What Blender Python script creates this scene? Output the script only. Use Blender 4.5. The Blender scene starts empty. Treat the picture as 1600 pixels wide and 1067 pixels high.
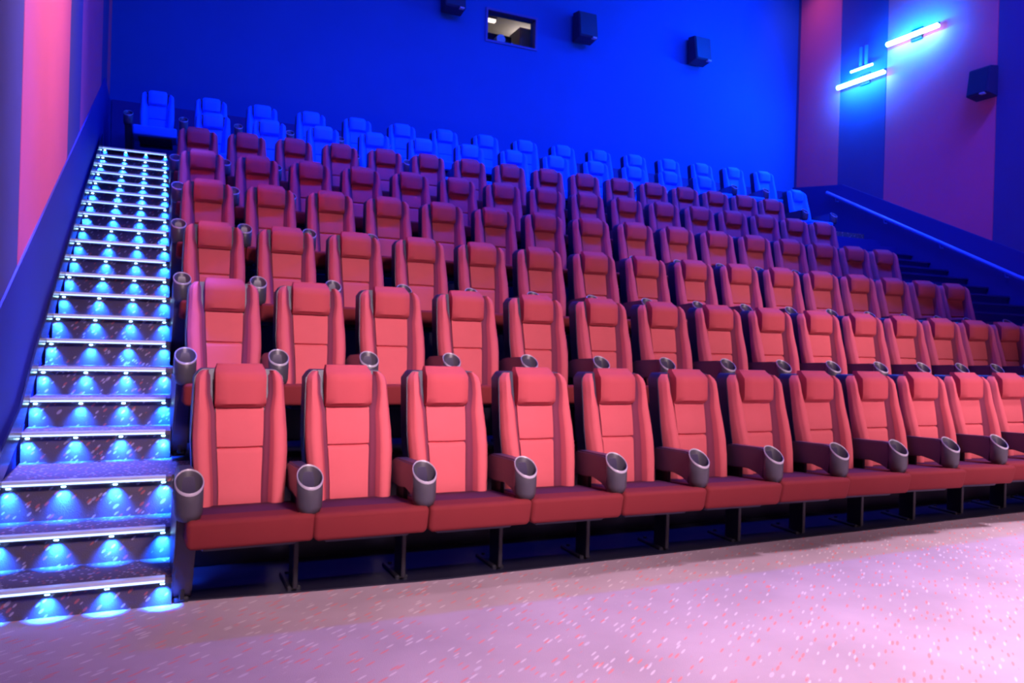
import bpy, bmesh, math, random
from mathutils import Vector, Matrix
random.seed(4)
sc = bpy.context.scene
COL = sc.collection
PI = math.pi

# ---------------------------------------------------------------- camera
camd = bpy.data.cameras.new('camera'); cam = bpy.data.objects.new('camera', camd); COL.objects.link(cam)
fw = Vector((0.41532553, 0.90967167, -0.00146674)); rt = Vector((0.90931669, -0.41511726, 0.02864979)); up = Vector((-0.02545304, 0.01323272, 0.99958843))
M = Matrix((rt, up, -fw)).transposed().to_4x4(); M.translation = Vector((-4.76, -4.25983959, 1.29120457))
cam.matrix_world = M
camd.sensor_width = 36; camd.lens = 1220.99 / 1600 * 36; camd.clip_end = 100; camd.clip_start = .02
sc.camera = cam
sc.cycles.filter_width = 2.4
sc.view_settings.view_transform = 'Standard'; sc.view_settings.look = 'None'
sc.view_settings.exposure = 0; sc.view_settings.gamma = 1; sc.view_settings.use_curve_mapping = False

# ---------------------------------------------------------------- world and lights
w = bpy.data.worlds.new('world'); sc.world = w; w.use_nodes = True
w.node_tree.nodes['Background'].inputs[0].default_value = (.02, .03, .2, 1)
w.node_tree.nodes['Background'].inputs[1].default_value = .15


def area(name, loc, target, size, energy, col, spread=180, sy=None):
    l = bpy.data.lights.new(name, 'AREA'); l.energy = energy; l.color = col; l.size = size
    if sy: l.shape = 'RECTANGLE'; l.size_y = sy
    l.spread = math.radians(spread)
    o = bpy.data.objects.new(name, l); COL.objects.link(o); o.location = loc
    o.rotation_euler = (Vector(target) - Vector(loc)).to_track_quat('-Z', 'Y').to_euler()
    return o


WARM = (1, .70, .80)
# front spotlights on the seats, from the screen end of the ceiling
area('front_light', (-3.0, -9.0, 6.6), (-3.3, .3, .7), 1.2, 67, WARM, 33)
area('front_light', (1.6, -9.0, 6.6), (1.0, 1.0, 1.1), 1.2, 38, WARM, 28)
# house lights straight above the floor in front of the seats
area('house_light', (2.4, -3.6, 9.2), (2.8, -3.9, 0), 1.6, 430, (1, .76, .90), 58)
area('house_light', (-1.0, -3.8, 9.2), (-1.0, -3.9, 0), 1.2, 210, (1, .74, .90), 50)
# unseen washers added to brighten the side walls
area('wall_fill', (-3.2, 1.5, 9.4), (-5.5, 1.75, 5.0), 1.6, 105, (1, .66, .82), 40, .4)
area('wall_fill', (7.3, 8.3, 9.5), (8.05, 8.3, 7.0), .5, 4.5, (1, .5, .6), 90)
area('front_fill', (0, -13.2, 4.5), (0, 2, 1.5), 9, 10, WARM, 110, 4)  # weak unseen fill added from the screen end
# blue light from ceiling strips over the back, plus added unseen fills
BLUE = (.0, .06, 1)
area('blue_ceiling_wash', (1.5, 5.0, 9.2), (1.5, 8.2, 3.5), 12, 290, BLUE, 170, .8)
area('blue_ceiling_wash', (6.2, 6.0, 8.9), (5.0, 9, 6), 2.5, 210, (0, .07, 1), 150, .6)
area('blue_ceiling_wash', (1.3, 2.0, 9.3), (1.3, 5.4, 2.6), 11, 1150, (.012, .045, 1), 110, .6)  # added fill that tints the middle rows violet
area('blue_ceiling_wash', (6.4, 1.5, 9.2), (8.1, 4.0, 3.5), 4, 110, (.05, .05, 1), 120, .5)  # added fill that turns the right wall bluer
# unseen downlights added to brighten the stair treads at left
area('aisle_fill', (-5.05, .9, 9.3), (-5.18, 1.0, 0), .5, 52, (.08, .12, 1), 14)
area('aisle_fill', (-5.05, 4.2, 9.4), (-5.10, 4.3, 0), .5, 40, (.08, .10, 1), 22)

# ---------------------------------------------------------------- materials
def mat(name, col, rough=.8, metal=0, emit=None, estr=0, bump=0, bscale=300, sheen=0, var=0, vscale=3, spec=.5):
    m = bpy.data.materials.new(name); m.use_nodes = True
    nt = m.node_tree; b = nt.nodes['Principled BSDF']
    b.inputs['Base Color'].default_value = (*col, 1); b.inputs['Roughness'].default_value = rough; b.inputs['Metallic'].default_value = metal
    b.inputs['Specular IOR Level'].default_value = spec
    if sheen:
        b.inputs['Sheen Weight'].default_value = sheen; b.inputs['Sheen Roughness'].default_value = .4; b.inputs['Sheen Tint'].default_value = (*col, 1)
    if emit:
        b.inputs['Emission Color'].default_value = (*emit, 1); b.inputs['Emission Strength'].default_value = estr
    tc = nt.nodes.new('ShaderNodeTexCoord')
    if var:
        n = nt.nodes.new('ShaderNodeTexNoise'); n.inputs['Scale'].default_value = vscale; n.inputs['Detail'].default_value = 5
        nt.links.new(tc.outputs['Object'], n.inputs['Vector'])
        mx = nt.nodes.new('ShaderNodeMix'); mx.data_type = 'RGBA'
        mx.inputs[6].default_value = (*[c * (1 - var) for c in col], 1); mx.inputs[7].default_value = (*[min(1, c * (1 + var)) for c in col], 1)
        nt.links.new(n.outputs[0], mx.inputs[0]); nt.links.new(mx.outputs[2], b.inputs['Base Color'])
    if bump:
        n = nt.nodes.new('ShaderNodeTexNoise'); n.inputs['Scale'].default_value = bscale
        nt.links.new(tc.outputs['Object'], n.inputs['Vector'])
        bp = nt.nodes.new('ShaderNodeBump'); bp.inputs['Strength'].default_value = bump; bp.inputs['Distance'].default_value = .002
        nt.links.new(n.outputs[0], bp.inputs['Height']); nt.links.new(bp.outputs[0], b.inputs['Normal'])
    return m


def carpet_mat(name, base, k=1.0, rot=(0, 0, .66)):
    """dark pile carpet with small slanted white and red flecks"""
    m = bpy.data.materials.new(name); m.use_nodes = True
    nt = m.node_tree; L = nt.links; b = nt.nodes['Principled BSDF']; b.inputs['Roughness'].default_value = .95
    b.inputs['Specular IOR Level'].default_value = .1
    tc = nt.nodes.new('ShaderNodeTexCoord')
    big = nt.nodes.new('ShaderNodeTexNoise'); big.inputs['Scale'].default_value = 1.6; big.inputs['Detail'].default_value = 6
    L.new(tc.outputs['Object'], big.inputs['Vector'])
    m0 = nt.nodes.new('ShaderNodeMix'); m0.data_type = 'RGBA'
    m0.inputs[6].default_value = (*[c * .7 for c in base], 1); m0.inputs[7].default_value = (*[c * 1.3 for c in base], 1)
    L.new(big.outputs[0], m0.inputs[0])
    last = m0.outputs[2]
    for ln, wd, rad, col, off in ((.135, .025, .24, (.72 * k, .6 * k, .66 * k), 0), (.15, .030, .23, (.75 * k, .18 * k, .16 * k), 5), (.2, .06, .16, (.6 * k, .5 * k, .6 * k), 9)):
        mp = nt.nodes.new('ShaderNodeMapping'); mp.vector_type = 'TEXTURE'
        mp.inputs['Rotation'].default_value = rot; mp.inputs['Scale'].default_value = (ln, wd, wd); mp.inputs['Location'].default_value = (off, off, off)
        L.new(tc.outputs['Object'], mp.inputs['Vector'])
        v = nt.nodes.new('ShaderNodeTexVoronoi'); v.inputs['Scale'].default_value = 1; v.inputs['Randomness'].default_value = .8
        L.new(mp.outputs[0], v.inputs['Vector'])
        r = nt.nodes.new('ShaderNodeMapRange'); r.inputs[1].default_value = rad; r.inputs[2].default_value = rad * .75; r.inputs[3].default_value = 0; r.inputs[4].default_value = .6
        L.new(v.outputs['Distance'], r.inputs[0])
        mx = nt.nodes.new('ShaderNodeMix'); mx.data_type = 'RGBA'; mx.inputs[7].default_value = (*col, 1)
        L.new(r.outputs[0], mx.inputs[0]); L.new(last, mx.inputs[6]); last = mx.outputs[2]
    L.new(last, b.inputs['Base Color'])
    n = nt.nodes.new('ShaderNodeTexNoise'); n.inputs['Scale'].default_value = 220
    L.new(tc.outputs['Object'], n.inputs['Vector'])
    bp = nt.nodes.new('ShaderNodeBump'); bp.inputs['Strength'].default_value = .6; bp.inputs['Distance'].default_value = .004
    L.new(n.outputs[0], bp.inputs['Height']); L.new(bp.outputs[0], b.inputs['Normal'])
    return m


RED = mat('red_fabric', (.60, .115, .14), .85, bump=.3, bscale=500, var=.06, vscale=9, spec=.2)
RED_HEAD_SHADE = mat('red_fabric_headrest_shaded', (.50, .08, .10), .85, bump=.3, bscale=500, var=.06, vscale=9, spec=.2)  # same red as the backs, headrest shading put into the colour
RED_PAD_SHADE = mat('red_fabric_cushion_shaded', (.18, .020, .025), .85, bump=.3, bscale=500, var=.06, vscale=9, spec=.2)  # seat red darkened to carry the shade on the cushion fronts
PLUM = mat('cushion_top_plum', (.09, .016, .05), .9, bump=.3, bscale=500, spec=.2)  # darker plum tone on the cushion top
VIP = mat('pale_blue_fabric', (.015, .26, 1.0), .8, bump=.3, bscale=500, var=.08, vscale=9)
INNER = mat('inner_dark_fabric', (.26, .06, .12), .9, spec=.2)  # darker tone on the inner slope of the bolsters
MIDR = mat('inner_mid_fabric', (.46, .08, .12), .9, spec=.2)  # middle tone between the inner slope and the red face
SEAM = mat('seam_thread', (.2, .02, .02), .9)
SHELL = mat('dark_shell', (.013, .013, .05), .45, bump=.1)
ARM = mat('arm_plastic', (.05, .04, .085), .35)
CUP = mat('cup_plastic', (.06, .055, .075), .4)
RIM = mat('cup_rim', (.42, .38, .46), .3)
LEGM = mat('leg_metal', (.012, .012, .02), .4)
CARPET = carpet_mat('floor_carpet', (.44, .33, .40))
STAIRC = carpet_mat('stair_carpet_dimmed', (.095, .075, .10), .7, (0, -.75, .5))  # same carpet as the floor, dimmer stair light put into the colour
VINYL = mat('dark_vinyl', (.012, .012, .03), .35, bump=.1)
DARKP = mat('dark_wainscot', (.010, .009, .22), .6, bump=.2, bscale=80)
DARKR = mat('dark_carpet_trim', (.012, .013, .17), .7, bump=.2, bscale=80)
GLOSS = mat('gloss_skirting', (.01, .01, .02), .18)
WALLB = mat('blue_wall_fabric', (.055, .04, .17), .95, bump=.4, bscale=250, var=.08, vscale=2)
WALLR = mat('red_wall_fabric', (.72, .09, .18), .95, bump=.4, bscale=250, var=.06, vscale=2)
WALLBK = mat('back_wall_fabric', (.004, .085, .33), .95, bump=.4, bscale=250, var=.08, vscale=1.5)
CEIL = mat('ceiling_black', (.02, .02, .035), .9)
SCREEN = mat('screen_white', (.6, .6, .6), .9)
NOSE = mat('nosing_aluminium_glow', (.72, .66, .74), .35, .6, emit=(.35, .45, 1), estr=.22)  # slight blue emission on the metal stands in for light it catches
LEDB = mat('led_strip', (.6, .7, 1), .4, emit=(.28, .5, 1), estr=3)
PUCK = mat('step_led', (.7, .9, 1), .4, emit=(.35, .75, 1), estr=14)
TUBE = mat('tube_glow', (1, 1, 1), .4, emit=(.22, .75, 1), estr=24)
BLACK = mat('black_box', (.010, .010, .02), .6, bump=.2)
SPK = mat('speaker_charcoal', (.02, .022, .07), .6, bump=.2)
STEEL = mat('painted_rail', (.10, .18, .62), .35, .2)
FRAMEW = mat('window_frame_paint', (.05, .06, .25), .6)
GREY = mat('booth_grey', (.35, .33, .32), .8, var=.2)
WARMW = mat('booth_lamp', (1, .9, .8), .5, emit=(1, .85, .75), estr=2.2)
BRASS = mat('booth_metal', (.5, .45, .4), .4, .5)
YEL = mat('booth_yellow', (.55, .55, .15), .6)

# ---------------------------------------------------------------- helpers
def link(name, me, parent=None, m=None):
    o = bpy.data.objects.new(name, me); COL.objects.link(o)
    if parent: o.parent = parent
    if m and not me.materials: me.materials.append(m)
    return o


def mesh(name, bm, m, smooth=False):
    bmesh.ops.recalc_face_normals(bm, faces=bm.faces)
    me = bpy.data.meshes.new(name); bm.to_mesh(me); bm.free(); me.materials.append(m)
    if smooth:
        for p in me.polygons: p.use_smooth = True
        me.set_sharp_from_angle(angle=math.radians(50))
    return me


def add_box(bm, a, b, bev=0, seg=2):
    g = bmesh.ops.create_cube(bm, size=1)
    vs = g['verts']
    for v in vs: v.co = Vector([a[i] + (v.co[i] + .5) * (b[i] - a[i]) for i in range(3)])
    if bev:
        es = list({e for v in vs for e in v.link_edges})
        bmesh.ops.bevel(bm, geom=es, offset=bev, segments=seg, affect='EDGES', profile=.5)
    return vs


def add_prism(bm, pts, axis, a, b):
    """polygon in the plane normal to axis, extruded from a to b"""
    def P(p, t):
        q = list(p); q.insert(axis, t); return q
    lo = [bm.verts.new(P(p, a)) for p in pts]; hi = [bm.verts.new(P(p, b)) for p in pts]
    bm.faces.new(lo); bm.faces.new(hi)
    n = len(pts)
    for i in range(n): bm.faces.new((lo[i], lo[(i + 1) % n], hi[(i + 1) % n], hi[i]))


def add_lathe(bm, prof, cx, cy, n=20, caps=True):
    rings = [[bm.verts.new((cx + r * math.cos(2 * PI * k / n), cy + r * math.sin(2 * PI * k / n), z)) for k in range(n)] for r, z in prof]
    for i in range(len(rings) - 1):
        for k in range(n): bm.faces.new((rings[i][k], rings[i][(k + 1) % n], rings[i + 1][(k + 1) % n], rings[i + 1][k]))
    if caps: bm.faces.new(rings[0]); bm.faces.new(rings[-1])
    else:
        for k in range(n): bm.faces.new((rings[-1][k], rings[-1][(k + 1) % n], rings[0][(k + 1) % n], rings[0][k]))


def add_bar(bm, p0, p1, r, n=8):
    p0, p1 = Vector(p0), Vector(p1); d = (p1 - p0)
    M_ = Matrix.Translation((p0 + p1) / 2) @ d.to_track_quat('Z', 'Y').to_matrix().to_4x4()
    bmesh.ops.create_cone(bm, cap_ends=True, segments=n, radius1=r, radius2=r, depth=d.length, matrix=M_)


def box(name, a, b, m, parent=None, bev=0):
    bm = bmesh.new(); add_box(bm, a, b, bev)
    return link(name, mesh(name, bm, m, bev > 0), parent)


def empty(name, loc, rz=0):
    o = bpy.data.objects.new(name, None); COL.objects.link(o); o.location = loc; o.rotation_euler = (0, 0, rz); o.empty_display_size = .1
    return o


def tag(o, label=None, cat=None, group=None, kind=None):
    if label: o['label'] = label
    if cat: o['category'] = cat
    if group: o['group'] = group
    if kind: o['kind'] = kind
    return o


def struct(o, label): o['kind'] = 'structure'; o['label'] = label; return o

# ---------------------------------------------------------------- room shell
XL, XR, YB, YF, ZC = -5.5, 8.1, 9.0, -14.0, 9.7
XS, XE = -4.66, 4.68          # sides of the seating block
struct(box('floor', (XL - .3, YF, -.2), (XR + .3, YB + .3, 0), CARPET), 'pink-lit flecked carpet floor in front of the seats')
struct(box('ceiling', (XL - .3, YF, ZC), (XR + .3, YB + .3, ZC + .2), CEIL), 'black ceiling of the cinema hall')
struct(box('wall_front', (XL - .3, YF - .2, 0), (XR + .3, YF, ZC), CEIL), 'dark wall behind the screen')
wl = struct(box('wall_left', (XL - .3, YF, 0), (XL, YB + .3, ZC), WALLB), 'left side wall clad in tall blue and red fabric panels')
wr = struct(box('wall_right', (XR, YF, 0), (XR + .3, YB + .3, ZC), WALLB), 'right side wall clad in tall blue and red fabric panels')

# back wall with an opening for the projection window
PX0, PX1, PZ0, PZ1 = .58, 1.63, 6.74, 7.36
bm = bmesh.new()
for a, b in (((XL, YB, 0), (PX0, YB + .3, ZC)), ((PX1, YB, 0), (XR, YB + .3, ZC)), ((PX0, YB, 0), (PX1, YB + .3, PZ0)), ((PX0, YB, PZ1), (PX1, YB + .3, ZC))): add_box(bm, a, b)
struct(link('wall_back', mesh('wall_back', bm, WALLBK)), 'deep blue back wall behind the top row')

# wall panels, each a shallow upholstered board
def wall_panels(wall, x, sgn, rows):
    for y0, y1, m in rows:
        a = (x, y0 + .004, 0.02); b = (x + sgn * .025, y1 - .004, ZC - .02)
        bm = bmesh.new(); add_box(bm, tuple(min(p, q) for p, q in zip(a, b)), tuple(max(p, q) for p, q in zip(a, b)), .006, 1)
        o = link('fabric_panel', mesh('fabric_panel', bm, m), wall)
        o['label'] = ('red' if m is WALLR else 'blue') + ' fabric panel'
wall_panels(wl, XL, 1, [(8.3, YB, WALLR), (7.15, 8.3, WALLB), (4.4, 7.15, WALLR), (3.33, 4.4, WALLB), (.9, 3.33, WALLR), (-.6, .9, WALLB), (-3.4, -.6, WALLR), (-4.6, -3.4, WALLB), (-7.4, -4.6, WALLR), (-8.6, -7.4, WALLB), (-11.4, -8.6, WALLR)])
wall_panels(wr, XR, -1, [(8.93, YB, WALLB), (7.78, 8.93, WALLR), (6.64, 7.78, WALLB), (4.42, 6.64, WALLR), (3.2, 4.42, WALLB), (.9, 3.2, WALLR), (-.6, .9, WALLB), (-3.4, -.6, WALLR), (-4.6, -3.4, WALLB), (-7.4, -4.6, WALLR), (-8.6, -7.4, WALLB), (-11.4, -8.6, WALLR)])

# cinema screen on the front wall, behind the camera
t = empty('cinema_screen', (1.3, YF, 1.2)); tag(t, 'wide white cinema screen on the wall facing the seats', 'screen')
box('screen_cloth', (-5.2, .03, .1), (5.2, .06, 5.4), SCREEN, t)
bm = bmesh.new()
for a, b in (((-5.4, 0, 0), (5.4, .09, .1)), ((-5.4, 0, 5.4), (5.4, .09, 5.5)), ((-5.4, 0, .1), (-5.2, .09, 5.4)), ((5.2, 0, .1), (5.4, .09, 5.4))): add_box(bm, a, b)
link('screen_frame', mesh('screen_frame', bm, BLACK), t)

# dark carpeted wainscots that follow the stairs
def wains(name, x0, x1, pts, label, m=None):
    bm = bmesh.new(); add_prism(bm, pts, 0, x0, x1)
    return struct(link(name, mesh(name, bm, m or DARKP)), label)
wains('trim_1', XL + .0255, XL + .037, [(YF, 0), (YB, 0), (YB, 4.72), (7.75, 4.70), (.42, 1.42), (-2.4, .18), (YF, .18)], 'dark sloping wainscot along the left stairs')
wains('trim_2', XR - .06, XR - .0255, [(YF, 0), (YB, 0), (YB, 4.86), (7.62, 4.70), (3.9, 2.97), (-2.2, .18), (YF, .18)], 'dark sloping wainscot along the right wall', DARKR)
struct(box('trim_3', (XL + .06, YB - .03, 3.6), (XR - .06, YB, 4.74), DARKR), 'low dark wainscot along the back wall behind the top row')

# ---------------------------------------------------------------- stepped floor and stairs
SY = [-.31, 0.0, .27, .88, 1.17, 1.49, 1.88, 2.235, 2.60, 2.967, 3.325, 3.686, 4.054, 4.42, 4.789, 5.159, 5.528, 5.90, 6.268, 6.625, 6.978]
SZ = [.145, .31, .516, .689, .862, 1.035, 1.21, 1.385, 1.56, 1.733, 1.906, 2.078, 2.251, 2.423, 2.595, 2.764, 2.932, 3.10, 3.268, 3.436, 3.603]
TZ = [0, .516, 1.035, 1.56, 2.078, 2.595, 3.10, 3.603]
TY = [None, .27, 1.49, 2.60, 3.686, 4.789, 5.90, 6.978, YB - .03]
for k in range(1, 8):
    x0, x1 = (XS, XE) if k < 6 else ((XS, 6.42) if k == 6 else (XL + .06, XR - .06))
    o = struct(box('floor', (x0, TY[k] + .05, 0), (x1, TY[k + 1] + .05 if k < 7 else YB - .03, TZ[k]), STAIRC), 'carpeted platform under the %s row of seats' % ('second', 'third', 'fourth', 'fifth', 'sixth', 'seventh', 'top')[k - 1])
    # dark vinyl strip under the seats
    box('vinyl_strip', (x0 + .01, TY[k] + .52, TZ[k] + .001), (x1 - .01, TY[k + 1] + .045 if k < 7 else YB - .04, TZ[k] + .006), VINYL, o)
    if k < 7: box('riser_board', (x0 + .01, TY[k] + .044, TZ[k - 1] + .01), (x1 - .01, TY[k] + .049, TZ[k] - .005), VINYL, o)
    else: box('riser_board', (XL + .07, TY[k] + .035, TZ[k - 1] + .01), (6.40, TY[k] + .049, TZ[k] - .045), VINYL, o)
# the dark strip the front row stands on, with curved front edge
bm = bmesh.new(); pts = []
fr = [(-4.61, -.235), (-4.03, -.285), (-3.3, -.32), (-2.04, -.285), (-1.29, -.265), (1.78, -.18), (4.68, .02)]
pts = fr + [(4.68, .315), (-4.61, .315)]
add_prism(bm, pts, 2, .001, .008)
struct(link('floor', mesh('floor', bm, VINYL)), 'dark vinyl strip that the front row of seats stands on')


def puck_mesh():
    bm = bmesh.new(); add_box(bm, (-.010, -.006, -.004), (.010, .006, .004), .002, 1); return mesh('step_light', bm, PUCK)
PM = puck_mesh()
SPOT = bpy.data.lights.new('step_spot', 'AREA'); SPOT.shape = 'RECTANGLE'; SPOT.size = .035; SPOT.size_y = .012; SPOT.energy = 5; SPOT.color = (.008, .11, 1); SPOT.spread = math.radians(88)


def staircase(name, xl, xr, n0, n1, leds, label, cm=None, nm=None, lm=None, lamps=True):
    cm = cm or STAIRC; nm = nm or NOSE; lm = lm or LEDB
    t = empty(name, ((xl + xr) / 2, SY[n0], SZ[n0 - 1] if n0 else 0)); tag(t, label, 'stairs')
    ox, oy, oz = t.location
    for n in range(n0, n1):
        a = xl; b = xr
        if n == 2 and name == 'staircase': pass
        yb = SY[n + 1] + .05 if n < 20 else SY[n] + .056
        if n == 20: yb = SY[20] + .056
        zlo = 0
        bm = bmesh.new(); add_box(bm, (a - ox, SY[n] + .05 - oy, zlo - oz), (b - ox, yb - oy, SZ[n] - .002 - oz))
        # tread slab overhanging the riser
        add_box(bm, (a - ox, SY[n] + .006 - oy, SZ[n] - .028 - oz), (b - ox, SY[n] + .052 - oy, SZ[n] - .002 - oz))
        s = link('step', mesh('step', bm, cm), t)
        # nosing profile with two ribs
        bm = bmesh.new()
        add_box(bm, (a + .01 - ox, SY[n] - oy, SZ[n] - .012 - oz), (b - .03 - ox, SY[n] + .040 - oy, SZ[n] + .002 - oz))
        add_box(bm, (a + .01 - ox, SY[n] - .004 - oy, SZ[n] - .004 - oz), (b - .03 - ox, SY[n] + .006 - oy, SZ[n] + .005 - oz))
        nz = link('nosing', mesh('nosing', bm, nm), s)
        bm = bmesh.new(); add_box(bm, (a + .012 - ox, SY[n] - .003 - oy, SZ[n] - .020 - oz), (b - .032 - ox, SY[n] + .004 - oy, SZ[n] - .013 - oz))
        link('light_strip', mesh('light_strip', bm, lm), s)
        for dx in leds:
            x = b - dx
            p = link('step_light', PM, s); p.location = (x - ox, SY[n] + .030 - oy, SZ[n] - .034 - oz)
            if lamps:
                l = bpy.data.objects.new('step_lamp', SPOT); COL.objects.link(l); l.parent = t
                l.location = (x - ox, SY[n] + .028 - oy, SZ[n] - .046 - oz)
                l.rotation_euler = (math.radians(12), 0, 0)
    return t
staircase('staircase', XL + .06, XS, 0, 21, (.040, .270, .505, .745), 'carpeted aisle stairs at left with blue step lights and bright nosings')
staircase('staircase', XE, XR - .06, 0, 18, (), 'dark carpeted stairs beyond the right ends of the rows', DARKR, DARKR, DARKR)
bm = bmesh.new(); add_box(bm, (6.42, SY[18] + .0, 3.1), (XR - .06, SY[18] + .36, 3.268)); add_box(bm, (6.42, SY[18] + .36, 3.1), (XR - .06, TY[7] + .05, 3.436))
add_box(bm, (6.42, SY[17] + .05, 0), (XR - .06, TY[7] + .05, 3.1))
t = link('stair_block', mesh('stair_block', bm, DARKR)); struct(t, 'upper steps beyond the end of the seventh row')

# glossy stepped skirting on the left of the stairs
bm = bmesh.new(); pts = []
for n in range(21): pts += [(SY[n] - .02, SZ[n] + .0)] if n else [(SY[0] - .3, .02), (SY[0] - .02, SZ[0])]
top = [(y, z + .16) for y, z in reversed(pts)]
add_prism(bm, pts + top, 0, XL + .061, XL + .072)
struct(link('baseboard_left', mesh('baseboard_left', bm, GLOSS)), 'glossy dark skirting rising along the left edge of the stairs')

# ---------------------------------------------------------------- the cinema seat
def yb(z): return .05 + (z - .92) * .17 - .03 * math.cos((z - .62) / .5 * PI / 2 * 1.0) * (1 if abs(z - .62) < .5 else 0)

def grid_solid(fx, fd, zs, us, back):
    """front surface at depth fd(u,z), back surface offset; closed. fx(u,z) gives x"""
    bm = bmesh.new(); F = []; B = []
    for z in zs:
        F.append([bm.verts.new((fx(u, z), yb(z) - fd(u, z), z)) for u in us])
        B.append([bm.verts.new((fx(u, z), yb(z) + back, z)) for u in us])
    nz, nu = len(zs), len(us)
    for i in range(nz - 1):
        for j in range(nu - 1):
            bm.faces.new((F[i][j], F[i][j + 1], F[i + 1][j + 1], F[i + 1][j])); bm.faces.new((B[i][j], B[i + 1][j], B[i + 1][j + 1], B[i][j + 1]))
        bm.faces.new((F[i][0], F[i + 1][0], B[i + 1][0], B[i][0])); bm.faces.new((F[i][-1], B[i][-1], B[i + 1][-1], F[i + 1][-1]))
    for j in range(nu - 1):
        bm.faces.new((F[0][j], B[0][j], B[0][j + 1], F[0][j + 1])); bm.faces.new((F[-1][j], F[-1][j + 1], B[-1][j + 1], B[-1][j]))
    return bm

def lerp(a, b, t): return a + (b - a) * t
def ss(a, b, t):
    t = max(0, min(1, (t - a) / (b - a))); return t * t * (3 - 2 * t)

def edge_in(z): return lerp(.103, .118, ss(.45, .9, z))       # half width of centre panel
def bol_in(z): return edge_in(z) + .024 * ss(.88, .98, z)
def edge_out(z):
    w_ = lerp(.208, .225, ss(.42, .75, z)); w_ = lerp(w_, .213, ss(.75, 1.08, z))
    if z > 1.05: w_ -= .03 * ((z - 1.05) / .045) ** 2
    return w_

ZS = [.40, .43, .48, .55, .62, .68, .695, .705, .715, .73, .80, .86, .92]
def centre_d(u, z):
    d = .004 + .012 * (1 - u * u) - .02 * math.exp(-((z - .705) / .007) ** 2)
    return d - .02 * ss(.44, .40, z)
bm = grid_solid(lambda u, z: u * edge_in(z) * .985, centre_d, ZS, [-1, -.9, -.6, -.2, .2, .6, .9, 1], .05)
M_CENTRE = mesh('back_cushion', bm, RED, True)
ZB = [.40, .44, .50, .58, .68, .78, .88, .98, 1.04, 1.07, 1.088, 1.097]
US = [0, .12, .25, .38, .5, .64, .78, .88, .95, 1]
def bolster(s):
    def fx(u, z): return s * lerp(bol_in(z), edge_out(z), u)
    def fd(u, z):
        crest = lerp(.100, .066, ss(.55, .95, z))
        d = crest * ss(0, .5, u) - .035 * ss(.72, 1, u) ** 2 - .002
        return d - .03 * ss(1.05, 1.1, z) - .015 * ss(.45, .40, z)
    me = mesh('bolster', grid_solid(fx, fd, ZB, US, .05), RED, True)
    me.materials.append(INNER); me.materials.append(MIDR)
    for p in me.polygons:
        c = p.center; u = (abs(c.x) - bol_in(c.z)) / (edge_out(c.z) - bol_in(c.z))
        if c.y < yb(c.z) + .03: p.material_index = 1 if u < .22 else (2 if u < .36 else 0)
    return me
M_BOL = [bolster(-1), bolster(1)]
# headrest
ZH = [.912, .918, .93, .96, 1.0, 1.04, 1.075, 1.10, 1.117, 1.126, 1.13]
def hd(u, z):
    d = .058 + .045 * (z - .92) / .2 + .008 * (1 - u * u) - .018 * ss(.8, 1, abs(u)) - .03 * ss(.935, .912, z) - .075 * ss(1.06, 1.135, z) ** 1.4
    return d
bm = grid_solid(lambda u, z: u * (.123 - .012 * ss(1.09, 1.13, z)), hd, ZH, [-1, -.95, -.85, -.5, 0, .5, .85, .95, 1], .03)
M_HEAD = mesh('headrest', bm, RED_HEAD_SHADE, True)
# shell: moulded dark back wrapping the cushion edges
ZL = [.30, .36, .45, .6, .75, .9, 1.0, 1.06, 1.09, 1.102]
bm = grid_solid(lambda u, z: u * (edge_out(max(z, .42)) + .006), lambda u, z: -.012, ZL, [-1, -.8, 0, .8, 1], .125)
M_SHELL = mesh('back_shell', bm, SHELL, True)
# seat cushion
bm = bmesh.new(); vs = add_box(bm, (-.277, -.575, .343), (.277, -.09, .462), .024, 4)
for v in bm.verts:
    if v.co.y < -.48 and v.co.z < .375: v.co.y += .02; v.co.z -= .012 * math.cos(v.co.x * 30)
    if v.co.z > .43: v.co.z += .012 * (1 if v.co.y < -.47 else 0) - .03 * max(0, (v.co.y + .55) / .46) + .006 * math.cos(v.co.x / .272 * PI / 2)
M_SEAT = mesh('seat_cushion', bm, RED_PAD_SHADE, True)
bm = bmesh.new(); add_box(bm, (-.25, -.535, .44), (.25, -.10, .470), .006, 1)
for v in bm.verts: v.co.z -= .03 * max(0, (v.co.y + .55) / .46)
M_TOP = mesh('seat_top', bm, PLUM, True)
bm = bmesh.new(); add_box(bm, (-.21, -.47, .312), (.21, -.07, .346), .01, 1)
M_PAN = mesh('seat_pan', bm, SHELL)
# armrest (origin at chair base, at left boundary x=0)
def arm_mesh():
    bm = bmesh.new()
    add_prism(bm, [(.02, .60), (.02, .50), (-.16, .50), (-.28, .515), (-.38, .50), (-.45, .47), (-.462, .58), (-.452, .655), (-.40, .66), (-.1, .645)], 0, -.036, .036)
    bmesh.ops.recalc_face_normals(bm, faces=bm.faces)
    bmesh.ops.bevel(bm, geom=list(bm.edges), offset=.008, segments=2, affect='EDGES')
    return mesh('armrest', bm, ARM, True)
M_ARM = arm_mesh()
def slant(bm, k=.75):
    """cut the cup at a slant: the rim is high at the arm and low in front"""
    for v in bm.verts:
        if v.co.z > .56: v.co.z += (v.co.y + .50) * k
def cup_mesh():
    bm = bmesh.new()
    add_lathe(bm, [(.03, .462), (.048, .470), (.058, .50), (.0595, .55), (.0595, .628), (.055, .633), (.0525, .628), (.048, .54), (.04, .49), (.01, .488)], 0, -.50, 24)
    slant(bm); return mesh('cup_holder', bm, CUP, True)
M_CUP = cup_mesh()
bm = bmesh.new()
add_lathe(bm, [(.0570, .626), (.0605, .625), (.0612, .632), (.0585, .6365), (.0560, .6345)], 0, -.50, 24, False)
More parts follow.
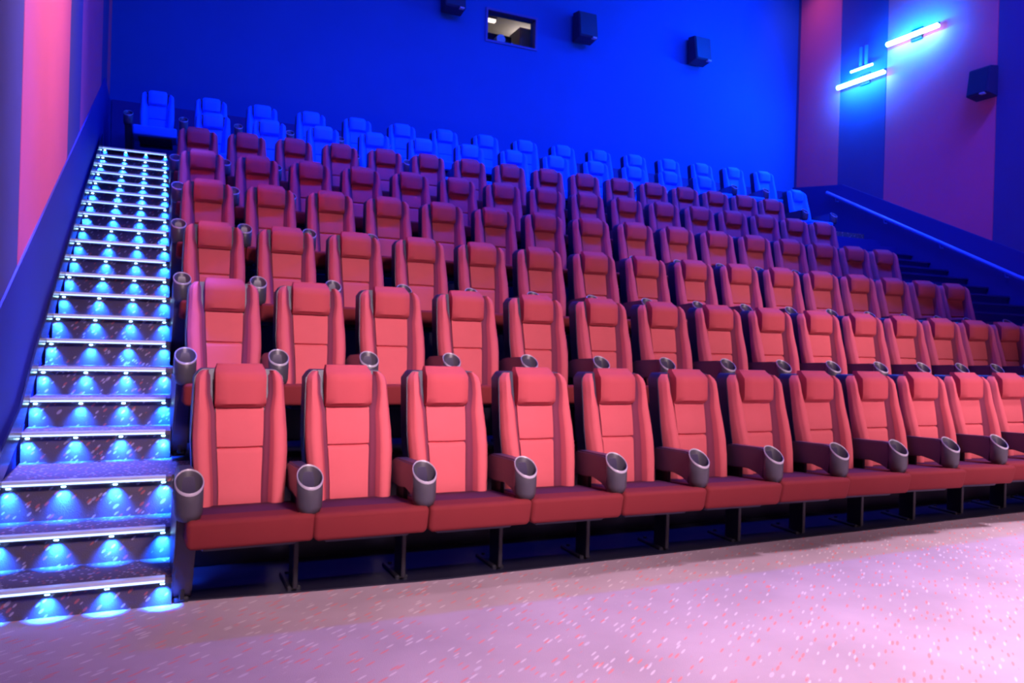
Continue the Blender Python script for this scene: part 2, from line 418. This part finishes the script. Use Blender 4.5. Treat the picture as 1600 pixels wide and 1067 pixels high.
slant(bm); M_RIM = mesh('cup_rim', bm, RIM, True)
# leg standard with foot
bm = bmesh.new(); add_box(bm, (-.012, -.20, .02), (.012, -.06, .51), .004, 1)
M_LEG = mesh('leg', bm, LEGM)
bm = bmesh.new(); add_box(bm, (-.035, -.17, .0), (.035, .10, .026), .006, 1)
add_bar(bm, (0, -.14, .02), (0, -.14, .038), .012, 8); add_bar(bm, (0, .06, .02), (0, .06, .038), .012, 8)
M_FOOT = mesh('foot', bm, LEGM)
# end panel for aisle seats
bm = bmesh.new(); add_prism(bm, [(.08, .0), (-.12, .0), (-.19, .06), (-.42, .40), (-.47, .49), (.02, .51), (.08, .35)], 0, -.045, .045)
bmesh.ops.recalc_face_normals(bm, faces=bm.faces); bmesh.ops.bevel(bm, geom=list(bm.edges), offset=.01, segments=2, affect='EDGES')
M_END = mesh('end_panel', bm, ARM, True)


def recol(me, m):
    c = me.copy(); c.materials.clear()
    for k in range(max(1, len(me.materials))): c.materials.append(m)
    return c
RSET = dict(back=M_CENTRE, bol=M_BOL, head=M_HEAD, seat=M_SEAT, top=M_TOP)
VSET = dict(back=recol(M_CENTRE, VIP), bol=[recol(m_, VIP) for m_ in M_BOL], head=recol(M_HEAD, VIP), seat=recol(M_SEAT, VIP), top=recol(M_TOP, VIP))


def arm(t, x, end, side=None):
    a = link('armrest', M_ARM, t); a.location.x = x
    c = link('cup_holder', M_CUP, a); link('cup_rim', M_RIM, a)
    if end:
        e = link('end_panel', M_END, t); e.location.x = x
    l = link('leg', M_LEG, t); l.location.x = x
    link('foot', M_FOOT, l)


def seat_proto(kind, end, last, hw):
    S = RSET if kind == 'red' else VSET
    t = empty('cinema_chair', (0, 0, 0))
    link('back_shell', M_SHELL, t); link('back_cushion', S['back'], t)
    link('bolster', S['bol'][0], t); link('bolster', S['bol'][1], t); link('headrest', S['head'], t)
    s = link('seat_cushion', S['seat'], t); link('seat_top', S['top'], s); link('seat_pan', M_PAN, t)
    arm(t, -hw + (.025 if end else 0), end)
    if last: arm(t, hw, True)
    return t


def copy_tree(o, parent=None):
    c = o.copy(); COL.objects.link(c)
    if parent: c.parent = parent
    for ch in [k for k in CH.get(o.name, [])]: copy_tree(ch, c)
    return c


ROW = {  # y of row, curvature, slope, floor height
    1: (-.0223, -.0122, .0391, 0), 2: (1.0854, -.0164, .0176, .5158), 3: (2.1996, -.0137, .0028, 1.035), 4: (3.2997, -.0101, .0022, 1.5604),
    5: (4.4226, -.0125, -.0081, 2.0783), 6: (5.5559, -.0144, -.0198, 2.5951), 7: (6.7245, -.0112, -.0324, 3.1005), 8: (7.9051, .0025, -.0459, 3.603)}
Q2, Q3 = .1189, -.098
def along(row, i):
    if row == 7: return (i - 7.5) * .7237 + 1.298
    if row == 8: return (i - 7.5) * .7187 + .5762
    u = (i - 7.5) / 7.5
    return (i - 7.5 + Q2 * (u * u - 1) + Q3 * (u ** 3 - u)) * .58 + (-.0053 if row == 1 else 0)
def seat_pos(row, i):
    y, k, wv, z = ROW[row]; t = along(row, i)
    return Vector((t, y - k * t * t / 2 + wv * t, TZ[row - 1] + .0005)), -k * t + wv

protos = {}
CH = {}
ORD = ['first', 'second', 'third', 'fourth', 'fifth', 'sixth', 'seventh', 'eighth', 'ninth', 'tenth', 'eleventh', 'twelfth', 'thirteenth', 'fourteenth', 'fifteenth', 'sixteenth']
RN = {1: 'front', 2: 'second', 3: 'third', 4: 'fourth', 5: 'fifth', 6: 'sixth', 7: 'seventh', 8: 'top'}
for row in range(1, 9):
    idx = list(range(16)) if row != 7 else list(range(12)) + [14]
    for q, i in enumerate(idx):
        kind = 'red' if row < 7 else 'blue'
        end = q == 0; last = q == len(idx) - 1 or (row == 7 and i == 11)
        key = (kind, end, last)
        p, ang = seat_pos(row, i)
        if key not in protos:
            hw = .29 if row < 7 else .36
            t = seat_proto(kind, end, last, hw); protos[key] = t
            def walk(o):
                CH[o.name] = [k for k in COL.objects if k.parent is o]
                for k in CH[o.name]: walk(k)
            walk(t)
        else:
            t = copy_tree(protos[key])
        t.location = p
        t.rotation_euler = (0, 0, (.03 - .013 * i if row < 7 else math.atan(ang)) + random.uniform(-.012, .012))
        if row < 7:
            end_txt = ', beside the lit stairs' if q == 0 else ''
            lab = 'red padded cinema seat with cup holder, %s from the left in the %s row' % (ORD[q], RN[row])
        elif row == 7:
            lab = 'blue-lit cinema seat, %s from the left in the seventh row' % ORD[q] if i < 14 else 'lone blue-lit cinema seat at the right end of the seventh row'
        else:
            lab = 'blue-lit cinema seat against the back wall, %s from the left in the top row' % ORD[q]
        tag(t, lab, 'seat', 'cinema seats in the %s row' % RN[row])
        t['kind'] = 'thing'

# ---------------------------------------------------------------- handrail on the right wall
t = empty('handrail', (XR - .15, 7.93, 4.57)); tag(t, 'blue-lit handrail sloping down the dark right-hand wainscot', 'handrail')
ox, oy, oz = t.location
bm = bmesh.new()
p0, p1, p2 = (XR - .15, 7.93, 4.57), (XR - .15, 3.89, 2.56), (XR - .15, -1.0, .52)
for a, b in ((p0, p1), (p1, p2)): add_bar(bm, [a[i] - t.location[i] for i in range(3)], [b[i] - t.location[i] for i in range(3)], .035, 12)
link('rail', mesh('rail', bm, STEEL, True), t)
for k in range(8):
    f = k / 7; y = lerp(7.7, -.7, f); z = (lerp(4.57, 2.56, (7.93 - y) / 4.04) if y > 3.89 else lerp(2.56, .52, (3.89 - y) / 4.89))
    bm = bmesh.new(); add_bar(bm, (0, y - oy, z - .03 - oz), (.02, y - oy, z - .10 - oz), .01); add_bar(bm, (.02, y - oy, z - .10 - oz), (.09, y - oy, z - .10 - oz), .01)
    link('bracket', mesh('bracket', bm, STEEL), t)

# ---------------------------------------------------------------- wall lights on the right wall
def wall_light(y0, y1, z, label, extra=False):
    t = empty('wall_light', (XR - .026, (y0 + y1) / 2, z)); tag(t, label, 'wall light', 'blue wall lights on the right wall')
    h = (y1 - y0) / 2
    box('back_plate', (-.035, -.12, -.10), (-.001, .12, .12), BLACK, t, .006)
    bm = bmesh.new(); add_bar(bm, (-.03, 0, 0), (-.13, 0, 0), .02); link('bracket', mesh('bracket', bm, BLACK), t)
    bm = bmesh.new(); add_box(bm, (-.17, -h, -.012), (-.11, h, .03), .006, 1); link('housing', mesh('housing', bm, BLACK), t)
    bm = bmesh.new(); add_bar(bm, (-.155, -h + .01, -.03), (-.155, h - .01, -.03), .042, 14); link('light_tube', mesh('light_tube', bm, TUBE, True), t)
    l = area('tube_lamp', (XR - .42, (y0 + y1) / 2, z - .05), (XR, (y0 + y1) / 2, z - .05), h * 1.8, 190, (.0, .20, 1), 160, .06)
    l = area('tube_glow_lamp', (XR - .25, (y0 + y1) / 2, z - .05), (XR - 3, (y0 + y1) / 2 + .6, z - 1.0), h * 1.8, 260, (.0, .10, 1), 175, .1)
    if extra:
        bm = bmesh.new(); add_bar(bm, (-.15, -.28, .20), (-.15, .24, .20), .02, 12); link('light_tube', mesh('light_tube', bm, TUBE, True), t)
        for dy in (-.06, .07):
            bm = bmesh.new(); add_box(bm, (-.10, dy - .028, .22), (-.05, dy + .028, .66), .008, 1); link('upright', mesh('upright', bm, STEEL), t)
    return t
wall_light(5.42, 6.52, 7.22, 'bright blue-white tube light high on the right wall, nearer the screen')
wall_light(6.55, 7.70, 6.72, 'bright tube light on the right wall near the back, with upright bracket', True)

# ---------------------------------------------------------------- loudspeakers
def speaker(loc, rz, tilt, label, s=1.0):
    t = empty('loudspeaker', loc, rz); tag(t, label, 'speaker', 'black surround speakers on the walls')
    bm = bmesh.new(); add_prism(bm, [(-.06, -.26 * s), (-.34 * s, -.22 * s), (-.27 * s, .24 * s), (-.06, .27 * s)], 0, -.19 * s, .19 * s)
    bmesh.ops.recalc_face_normals(bm, faces=bm.faces); bmesh.ops.bevel(bm, geom=list(bm.edges), offset=.01, segments=2, affect='EDGES')
    link('cabinet', mesh('cabinet', bm, SPK), t)
    bm = bmesh.new(); add_prism(bm, [(-.342 * s, -.20 * s), (-.352 * s, -.20 * s), (-.287 * s, .215 * s), (-.277 * s, .22 * s)], 0, -.17 * s, .17 * s)
    link('grille', mesh('grille', bm, SHELL), t)
    box('bracket', (-.05, -.08, -.08), (.05, -.001, .08), BLACK, t)
    bm = bmesh.new(); add_box(bm, (.07 * s, -.37 * s, -.24 * s), (.15 * s, -.30 * s, -.215 * s)); link('badge', mesh('badge', bm, RIM), t)
    return t
speaker((-.12, YB, 7.32), 0, 0, 'black wall speaker left of the projection window', 1.0)
speaker((2.55, YB, 7.30), 0, 0, 'black wall speaker just right of the projection window', 1.05)
speaker((5.25, YB, 7.34), 0, 0, 'black wall speaker on the back wall nearest the right corner', 1.05)
speaker((XR - .026, 4.54, 5.88), -PI / 2, 0, 'dark wall speaker on the red panel of the right wall', 1.0)

# ---------------------------------------------------------------- projection window and booth
w1 = struct(empty('window_1', ((PX0 + PX1) / 2, YB, (PZ0 + PZ1) / 2)), 'projection window high in the back wall with the lit booth behind')
cx, cy, cz = w1.location; hw, hh = (PX1 - PX0) / 2, (PZ1 - PZ0) / 2
bm = bmesh.new()
for a, b in (((-hw, -.02, -hh), (-hw + .04, .1, hh)), ((hw - .04, -.02, -hh), (hw, .1, hh)), ((-hw + .04, -.02, -hh), (hw - .04, .1, -hh + .04)), ((-hw + .04, -.02, hh - .04), (hw - .04, .1, hh))): add_box(bm, a, b)
link('window_frame', mesh('window_frame', bm, FRAMEW), w1)
gl = bpy.data.materials.new('port_glass'); gl.use_nodes = True; g = gl.node_tree.nodes['Principled BSDF']
g.inputs['Transmission Weight'].default_value = 1; g.inputs['Roughness'].default_value = .0; g.inputs['IOR'].default_value = 1.05
bm = bmesh.new(); add_box(bm, (-hw + .04, .03, -hh + .04), (hw - .04, .036, hh - .04)); link('window_pane', mesh('window_pane', bm, gl), w1)
for nm, a, b in (('wall_booth', (-1.3, .32, -1.2), (-1.25, 2.6, .6)), ('wall_booth', (1.25, .32, -1.2), (1.3, 2.6, .6)), ('wall_booth', (-1.3, 2.6, -1.2), (1.3, 2.65, .6)), ('floor', (-1.3, .32, -1.25), (1.3, 2.65, -1.2)), ('ceiling', (-1.3, .32, .6), (1.3, 2.65, .65))):
    o = box(nm, a, b, GREY); o.location = w1.location; struct(o, 'grey %s of the projection booth seen through the window' % nm.split('_')[0])
l = bpy.data.lights.new('booth_bulb', 'POINT'); l.energy = 15; l.color = (1, .85, .78); l.shadow_soft_size = .1
o = bpy.data.objects.new('booth_bulb', l); COL.objects.link(o); o.location = (cx + .9, cy + 1.4, cz + .3)
t = empty('ceiling_lamp', (cx - .20, cy + 1.0, cz + .50)); tag(t, 'lit strip lamp under the booth ceiling behind the projection window', 'lamp')
box('housing', (-.30, -.05, .05), (.30, .05, .10), GREY, t); box('diffuser', (-.28, -.04, .0), (.28, .04, .049), WARMW, t)
t = empty('projector', (cx - .05, cy + .75, cz - 1.199)); tag(t, 'dark film projector behind the projection window glass', 'projector')
box('body', (-.28, -.2, .85), (.3, .5, 1.30), BLACK, t, .02)
bm = bmesh.new(); add_bar(bm, (.0, -.20, 1.14), (.0, -.38, 1.14), .09, 16); link('lens', mesh('lens', bm, BRASS, True), t)
box('pedestal', (-.2, -.1, 0), (.2, .4, .85), BRASS, t)
box('side_panel', (.305, -.18, .88), (.33, .45, 1.2), BRASS, t); box('front_label', (-.24, -.212, .90), (-.06, -.201, .96), YEL, t)
t = empty('equipment_rack', (cx - .62, cy + 1.1, cz - 1.199)); tag(t, 'tall equipment rack at the left inside the projection booth', 'rack')
box('cabinet', (-.25, -.2, 0), (.25, .3, 1.60), BLACK, t)
for k in range(8): box('front_plate', (-.22, -.22, .2 + k * .17), (.22, -.2, .32 + k * .17), BRASS, t)
t = empty('metal_locker', (cx + .62, cy + .75, cz - 1.199)); tag(t, 'pale metal locker at the right inside the projection booth', 'locker')
box('cabinet', (-.2, -.2, 0), (.3, .3, 1.52), GREY, t)
box('door', (-.18, -.22, .05), (.28, -.2, 1.45), BRASS, t)
